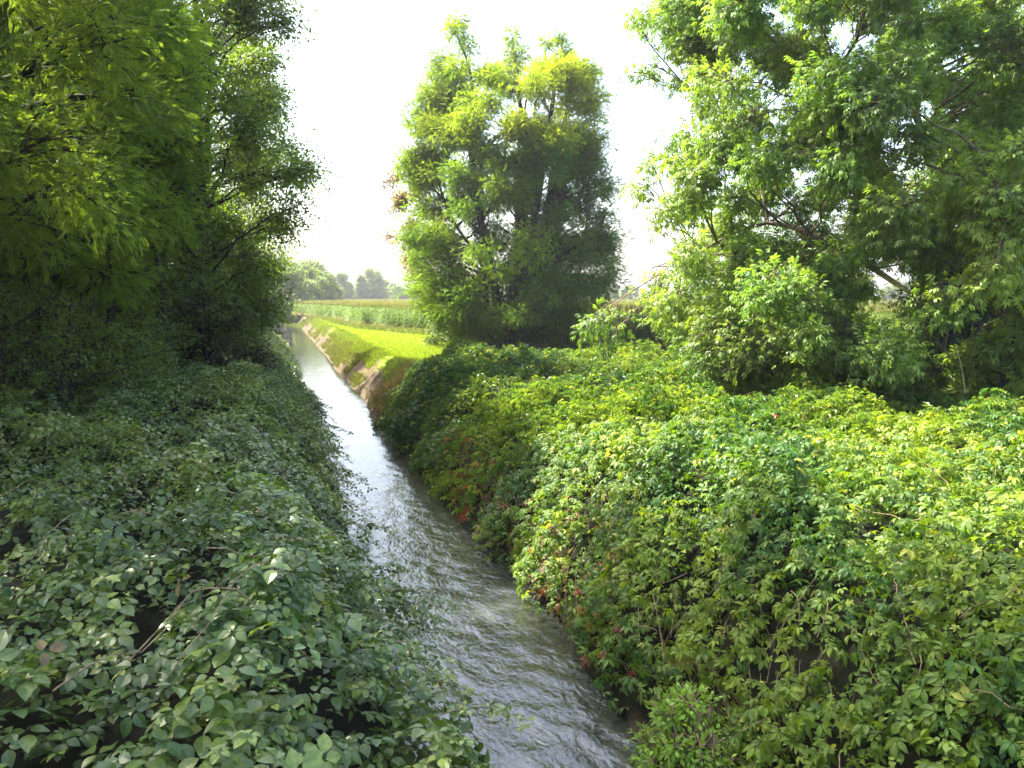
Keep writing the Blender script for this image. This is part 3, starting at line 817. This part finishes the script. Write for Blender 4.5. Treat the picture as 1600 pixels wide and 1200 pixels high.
for px_, d_, rz_, sc_, lb_ in ((12, 15.2, 2.2, .85, 'low dark shrub in front of the leftmost trunks'), (78, 15.8, 4.2, .8, 'low dark shrub at the foot of the feathery tree'), (135, 18.5, .9, .9, 'dark shrub rising from the bramble crest left of the slender trunk'), (195, 20, 5.6, .8, 'small dark shrub on the bramble crest'),
                               (25, 20, 1.1, 1.5, 'leafy dark shrub at the left edge under the feathery tree'), (150, 23.5, 3.3, 1.4, 'leafy dark shrub between the left trunks'),
                               (90, 26, 5.1, 1.7, 'tall leafy shrub deep behind the left trunks'), (255, 27, .3, 1.5, 'tall leafy shrub right of the slender trunks')):
    copy_tree(s1, P(px_, 560, d_)[:2], rz_, sc_, lb_)
# right side shrubs
s4 = shrub(1575, 17.5, 2.0, 1.1, 311, 'pale green bush at the right edge above the creeper', WAL, tmpl=DROOP, ls=.24, n=20, tw=12, lpt=8, tint=(1.15, 1.1, 1))
s5 = shrub(1330, 21, 2.4, 1.5, 312, 'bright bush under the spreading tree beside its trunk', WAL, tmpl=SINGLE, ls=.11, n=24, tint=(1.1, 1.25, .8))
s6 = shrub(712, 44, 2.2, 1.6, 313, 'low bush at the left foot of the ivy-wrapped locust', LOC, tmpl=SINGLE, ls=.13, n=22)
s7 = shrub(885, 41, 1.5, 1.3, 314, 'dark low bush at the right foot of the ivy-wrapped locust', DRK, tmpl=SINGLE, ls=.13, n=22)
copy_tree(s7, P(1490, 560, 24)[:2], 2.0, 1.3, 'dark bush in the shade behind the spreading tree trunk')
copy_tree(s7, P(1600, 560, 25)[:2], 3.0, 1.6, 'dark tall bush in the shade at the right edge')
copy_tree(s7, P(1380, 560, 27)[:2], 4.4, 1.3, 'dark bush in the shade left of the spreading tree trunk')
# light green sapling at the waterside
p = PG(1085, 1150, .45)
ys_ = generic('young_plant', (p[0], p[1]), .8, .46, 26, SINGLE, .06, M_creeper, col_var((.19, .33, .04), (.25, .38, .05)), 320, 'light green leafy sapling low by the water in the foreground', None, low=.2, stems=3, twigs=12, lpt=10, csize=.30, spread=.035, bark=M_stem)

# second crowns behind the right tree
rt = generic('background_tree', P(1640, 560, 27)[:2], 13, 5.0, 80, SINGLE, .16, M_walnut, DRK, 330, 'dark tree behind the spreading tree at the right edge', None, low=.1, stems=2, twigs=30, lpt=20, csize=.2, shape='col')
# reddish tree behind the locust
rd = generic('russet_tree', P(735, 560, 46)[:2], 9.6, 2.3, 34, SINGLE, .15, M_far, col_var((.17, .10, .05), (.20, .15, .06)), 331, 'thin reddish-brown tree peeping out behind the left side of the locust', None, low=.25, stems=3, twigs=24, lpt=13, csize=.22, shape='col', girth=.35, lean=(-3.9*RT[0], -3.9*RT[1]))
# bare dead branches at the right of the locust
db = MB(); r5 = np.random.default_rng(5)
q0 = P(895, 560, 46); q0[2] = ground0(q0[0], q0[1])-.05
trk = smooth_path(np.array([[0, 0, 0], P(905, 430, 46)-q0, P(925, 310, 46)-q0, P(965, 235, 46)-q0]), 16)
tube(db, trk, np.linspace(.09, .012, 16), 6)
for i in range(26):
    k = r5.integers(8, 16); a = r5.uniform(-.4, 3.6); L_ = r5.uniform(.5, 1.7)
    e = trk[k]+np.array([math.cos(a)*L_, r5.normal(0, .4), L_*r5.uniform(-.1, .7)])
    b = bez(trk[k], (trk[k]+e)/2+r5.normal(0, .12, 3), e, 6); tube(db, b, np.linspace(.022, .007, 6), 4)
    for j in range(4):
        m = b[r5.integers(2, 6)]; e2 = m+r5.normal(0, .35, 3); tube(db, np.array([m, (m+e2)/2+r5.normal(0, .03, 3), e2]), [.010, .008, .005], 3)
o = db.build('dead_tree', M_bark, smooth=True); o.location = q0
tag(o, 'bare dead tree with wispy twigs right of the locust crown', 'tree')

# ---- far trees on the horizon
FARC = col_var((.085, .15, .04), (.15, .21, .06))
f1 = generic('distant_tree', P(478, 480, 150)[:2], 8.3, 4.0, 46, SINGLE, .42, M_far, FARC, 401, 'rounded hazy tree just right of the end of the stream', None, low=.05, twigs=26, lpt=12, csize=.3, stems=2, spread=.3)
f2 = generic('distant_tree', P(585, 470, 260)[:2], 12.0, 4.2, 46, SINGLE, .5, M_far, FARC, 402, 'tallest distant tree on the horizon left of the locust', None, low=.1, twigs=26, lpt=12, csize=.3, stems=2, spread=.35, shape='col')
f3 = generic('distant_tree', P(564, 470, 255)[:2], 9.5, 3.0, 36, SINGLE, .5, M_far, FARC, 403, 'pointed distant conifer beside the tallest horizon tree', None, low=.02, twigs=26, lpt=12, csize=.3, spread=.3, shape='cone')
far = [(455, 135, 1.1, f1, 'hazy tree right behind the last tree of the left row'), (498, 158, .95, f1, 'hazy dark tree at the right end of the near horizon clump'),
       (486, 172, 1.25, f1, 'tallest rounded tree of the hazy clump by the stream end'), (440, 150, 1.35, f1, 'hazy tree closing the far end of the stream'), (514, 175, .75, f1, 'small dark tree tapering off the hazy clump'),
       (532, 250, .85, f2, 'pale round distant tree left of the conifer'), (549, 262, .75, f3, 'small distant conifer in the gap of the horizon'), (573, 275, .7, f2, 'small distant tree between the conifer and the tallest tree'),
       (605, 280, .72, f2, 'low distant tree right of the tallest horizon tree'), (622, 270, .78, f1, 'low yellowish distant tree at the left edge of the locust'), (640, 280, .72, f1, 'distant bushy tree partly behind the locust fringe'),
       (660, 300, .8, f1, 'distant tree seen through the lower left of the locust'), (938, 250, .72, f1, 'hazy distant tree in the gap right of the locust'), (958, 270, .65, f1, 'smaller hazy distant tree in the right gap'), (985, 240, .75, f1, 'hazy distant tree touching the spreading tree')]
for i, (px, d, s, src, lb) in enumerate(far):
    copy_tree(src, P(px, 470, d)[:2], i*1.7, s*1.0, lb)
for i, px in enumerate(range(690, 1700, 34)):
    if 925 < px < 1000: continue
    copy_tree((f1, f2)[i % 2], P(px+8*(i % 3), 470, 270+13*(i % 4))[:2], i*2.1, .75, 'hazy distant tree line glimpsed behind the foreground trees', 'tree line behind the maize')

# ------------------------------------------------------------------ maize field
mz = MB()
def blade_t(L, W, a0, rise, seg=4):
    t = np.linspace(0, 1, seg+1); v = []
    for q in t:
        w = W*.5*(1-q**1.6)+.002
        x = L*.75*q; z = rise*q - (rise+L*.35)*q*q
        v += [(x, -w, z), (x, w, z)]
    f = []
    for k in range(seg):
        a = 2*k; f += [(a, a+2, a+3), (a, a+3, a+1)]
    v = np.array(v); ca, sa = math.cos(a0), math.sin(a0)
    X = v[:, 0]*ca-v[:, 1]*sa; Y = v[:, 0]*sa+v[:, 1]*ca
    v[:, 0] = X; v[:, 1] = Y
    return v, np.array(f)
def maize_t(r, seg=4, nl=11):
    ps = []; cols = []
    v = np.array([(-.015, 0, 0), (.015, 0, 0), (-.008, 0, 2.1), (.008, 0, 2.1), (0, -.015, 0), (0, .015, 0), (0, -.008, 2.1), (0, .008, 2.1)], float)
    ps.append((v, np.array([(0, 1, 3), (0, 3, 2), (4, 5, 7), (4, 7, 6)]))); cols.append(np.repeat([[.10, .14, .03]], 8, 0))
    for i in range(nl):
        bv, bf = blade_t(r.uniform(.65, .9), r.uniform(.075, .10), (i % 2)*math.pi+r.normal(0, .45), r.uniform(.45, .8), seg)
        bv[:, 2] += .3+1.55*i/nl
        ps.append((bv, bf))
        cc = np.array([.10, .165, .028]) if i > 1 else np.array([.20, .17, .07])
        cols.append(np.repeat([cc*r.uniform(.8, 1.25)], len(bv), 0))
    for i in range(6):   # tassel
        a = r.uniform(0, 6.28); sp = .0 if i == 0 else r.uniform(.07, .16)
        q = np.array([(0-.012, 0, 2.08), (.012, 0, 2.08), (math.cos(a)*sp, math.sin(a)*sp, 2.36-sp*.6)]);
        q2 = np.array([(0, -.012, 2.08), (0, .012, 2.08), (math.cos(a)*sp, math.sin(a)*sp, 2.36-sp*.6)]);
        ps.append((np.concatenate([q, q2]), np.array([(0, 1, 2), (3, 4, 5)]))); cols.append(np.repeat([[.22, .23, .12]], 6, 0))
    V, F = combine(ps); return V, F, np.concatenate(cols)
r6 = np.random.default_rng(66)
T = [maize_t(r6, 3, 10) for _ in range(5)]
TS = [maize_t(r6, 2, 5) for _ in range(3)]
def plant(Tl, P2, H):
    k = r6.integers(0, len(Tl), len(P2))
    for i, (v, f, c) in enumerate(Tl):
        m = k == i; n = m.sum()
        if n == 0: continue
        a = r6.uniform(0, 6.283, n); s = H[m]
        x = v[None, :, 0]*np.cos(a)[:, None]-v[None, :, 1]*np.sin(a)[:, None]
        y = v[None, :, 0]*np.sin(a)[:, None]+v[None, :, 1]*np.cos(a)[:, None]
        z = v[None, :, 2]*s[:, None]*.95+FIELD-.05
        V = np.stack([x+P2[m, 0][:, None], y+P2[m, 1][:, None], z+0*x], -1)
        cc = np.repeat(c[None], n, 0)*r6.uniform(.8, 1.2, (n, 1, 1))
        mz.add(V.reshape(-1, 3), (f[None]+(np.arange(n)*len(v))[:, None, None]).reshape(-1, 3), cc.reshape(-1, 3))
# dense front rows that follow the edge
front = []
for a, b in zip(EDGE[:-1], EDGE[1:]):
    L_ = np.linalg.norm(b-a); d = (b-a)/L_; nrm = np.array([-d[1], d[0]])
    if nrm[1] < 0: nrm = -nrm
    for rowi in range(7):
        n = int(L_/(.20 if L_ < 40 else .3)); t = np.linspace(0, 1, max(n, 2))
        p = a+(b-a)*t[:, None]+nrm*(.3+rowi*.72+.5*(vnoise(t*L_*.15, rowi*0.0, 91)-.5)[:, None]*2)
        front.append(p+r6.normal(0, .06, p.shape))
front.append(np.stack([r6.uniform(EDGE[-1, 0], EDGE[-1, 0]+22, 900), EDGE[-1, 1]+r6.uniform(0, 4, 900)-.15*r6.uniform(0, 4, 900)], -1))
front = np.concatenate(front)
plant(T, front, r6.uniform(.9, 1.06, len(front))*(.97+.08*vnoise(front[:, 0]*.1, front[:, 1]*.1, 92)))
n = 26000
bx_ = np.stack([r6.uniform(5, 130, n), 40+210*r6.random(n)**1.25], -1)
bx_ = bx_[corn_side(bx_[:, 0], bx_[:, 1]) > 4.5]
bx_ = bx_[bx_[:, 0] > 4.0]
vd = (bx_ @ FW[:2]); vr = bx_ @ RT[:2]
bx_ = bx_[(vr/vd > -.30) & (vr/vd < .75)]
plant(TS, bx_, r6.uniform(.92, 1.08, len(bx_)))
tag(mz.build('maize_field', M_corn), 'ripening maize with tawny tassels across the field beyond the grass strip', 'maize', kind='stuff')

# ------------------------------------------------------------------ grass
gr = MB()
BT = (np.array([(-.004, 0, 0), (.004, 0, 0), (.003, .3, .6), (0, .75, 1.0)], float)*np.array([9, 1, 1]), np.array([(0, 1, 2), (0, 2, 3)]))
def grass_patch(mb, n, fx, size, col, z0=0):
    x, y = fx(n)
    z = ground0(x, y)
    pos = np.stack([x, y, z-.01+z0], -1)
    k = 5; pos = np.repeat(pos, k, 0)+r6.normal(0, .04, (len(pos)*k, 3))*[1, 1, 0]
    yd = np.concatenate([r6.normal(0, 1, (len(pos), 2)), np.zeros((len(pos), 1))], 1)
    stamp(mb, BT[0], BT[1], pos, yd, np.repeat([[0, 0, 1.0]], len(pos), 0)+.15*r6.normal(size=pos.shape), size*r6.uniform(.6, 1.3, len(pos)), np.array(col)*r6.uniform(.75, 1.3, (len(pos), 1)))
def lawn(n):
    y = 29+85*r6.random(n)**1.9; x = bank_xr(y)+bank_top(y)*r6.uniform(.55, 1, n)+(22*r6.random(n)**1.2)
    ok = corn_side(x, y) < .4
    return x[ok], y[ok]
grass_patch(gr, 60000, lawn, .13, (.19, .26, .026))
def rim(n):
    y = 29+75*r6.random(n)**1.5; x = bank_xr(y)+bank_top(y)*r6.uniform(.45, 1.15, n)+.3*(fbm(y*.5, 1, 95)-.5)
    ok = fbm(x*.9, y*.5, 96, 2) > .42
    return x[ok], y[ok]
grass_patch(gr, 16000, rim, .17, (.16, .22, .03))
def face(n):
    y = 24+70*r6.random(n)**1.5; x = bank_xr(y)+bank_top(y)*r6.uniform(.05, .7, n)
    ok = fbm(x*.8, y*.5, 97, 3) > .50
    return x[ok], y[ok]
grass_patch(gr, 9000, face, .2, (.13, .15, .045))
def fringe(n):
    t = r6.random(n)*(len(EDGE)-1); i = np.minimum(t.astype(int), len(EDGE)-2); u = (t-i)[:, None]
    p = EDGE[i]*(1-u)+EDGE[i+1]*u+r6.normal(0, .5, (n, 2))
    return p[:, 0], p[:, 1]-.3
grass_patch(gr, 9000, fringe, .35, (.12, .15, .04))
tag(gr.build('grass', M_grass), 'sunlit yellow-green grass of the strip between ditch and maize', 'grass', kind='stuff')
dg = MB()
def dry(n):
    y = r6.normal(28.3, 1.1, n); x = bank_xr(y)+r6.uniform(.1, 1.7, n)
    return x, y
grass_patch(dg, 500, dry, .26, (.24, .155, .075)); grass_patch(dg, 900, dry, .22, (.26, .22, .11)); grass_patch(dg, 900, dry, .2, (.14, .17, .05))
def dry2(n):
    y = r6.uniform(5, 30, n); x = 3.3+r6.uniform(0, .5, n); return x, y
grass_patch(dg, 450, dry2, .16, (.24, .18, .09))
tag(dg.build('dry_grass', M_grass), 'withered orange-brown grass on the ditch bank', 'dry grass', kind='stuff')

# dry stalks sticking out before the right tree
for i, (px, py, dx, dy, L_, lb) in enumerate([(1318, 600, 75, -45, 19, 'long pale dry stalk leaning right out of the creeper'), (1400, 600, -12, -30, 19, 'short bent pale stalk near the spreading tree trunk'),
                                             (1508, 590, -14, -48, 17, 'straight pale stalk standing left of the right-hand bush'), (1255, 590, 25, -38, 19, 'pale twig poking up below the spreading tree'),
                                             (948, 555, -4, -25, 25, 'short dry stalk under the hanging spray')]):
    a = P(px, py+25, L_); b = P(px+dx, py+dy, L_)
    st = MB(); tube(st, bez(a*0, (b-a)*.5+np.array([.05, 0, .08]), b-a, 8), np.linspace(.014, .007, 8), 6)
    o = st.build('dry_stalk', M_straw, smooth=True); o.location = a; tag(o, lb, 'dry stalk')

# ------------------------------------------------------------------ haze
if True:
    import bmesh
    bm = bmesh.new(); bmesh.ops.create_cube(bm, size=1)
    me = bpy.data.meshes.new('haze'); bm.to_mesh(me); bm.free()
    hz = bpy.data.objects.new('haze', me); C.objects.link(hz)
    hz.scale = (2900, 1550, 30); hz.location = (0, 690, 13.5)
    m, nt, N, L = new_mat('haze'); out = N.new('ShaderNodeOutputMaterial'); pv = N.new('ShaderNodeVolumePrincipled')
    pv.inputs['Color'].default_value = (.95, .97, 1, 1); pv.inputs['Density'].default_value = .0004
    pv.inputs['Anisotropy'].default_value = .3
    L.new(pv.outputs[0], out.inputs['Volume']); me.materials.append(m)
    tag(hz, kind='stuff')

# ------------------------------------------------------------------ sky and sun
SUN_AZ = -48.0; SUN_EL = 52.0        # azimuth from +Y, clockwise
w_ = bpy.data.worlds.new('World'); scene.world = w_; w_.use_nodes = True
nt = w_.node_tree; nt.nodes.clear()
out = nt.nodes.new('ShaderNodeOutputWorld'); bg = nt.nodes.new('ShaderNodeBackground'); sk = nt.nodes.new('ShaderNodeTexSky')
sk.sky_type = 'NISHITA'; sk.sun_disc = False; sk.sun_elevation = R_(SUN_EL); sk.sun_rotation = R_(SUN_AZ)
sk.air_density = 1.0; sk.dust_density = 5.0; sk.ozone_density = 1.0; sk.altitude = 50
bg.inputs['Strength'].default_value = .15
nt.links.new(sk.outputs[0], bg.inputs['Color']); nt.links.new(bg.outputs[0], out.inputs['Surface'])
sd = bpy.data.lights.new('sun', 'SUN'); sd.energy = 5.0; sd.angle = R_(.55); sd.color = (1, .94, .84)
so = bpy.data.objects.new('sun', sd); C.objects.link(so)
az, el = R_(SUN_AZ), R_(SUN_EL)
dirv = Vector((math.sin(az)*math.cos(el), math.cos(az)*math.cos(el), math.sin(el)))
so.rotation_euler = dirv.to_track_quat('Z', 'Y').to_euler()
so.location = (0, 0, 60)

vs = scene.view_settings
vs.view_transform = 'Standard'; vs.look = 'None'; vs.gamma = 1; vs.use_curve_mapping = False
vs.exposure = 2.32
cy = scene.cycles
cy.max_bounces = 8; cy.transparent_max_bounces = 12; cy.diffuse_bounces = 3; cy.glossy_bounces = 3; cy.transmission_bounces = 4
cy.volume_bounces = 0
cy.caustics_reflective = False; cy.caustics_refractive = False
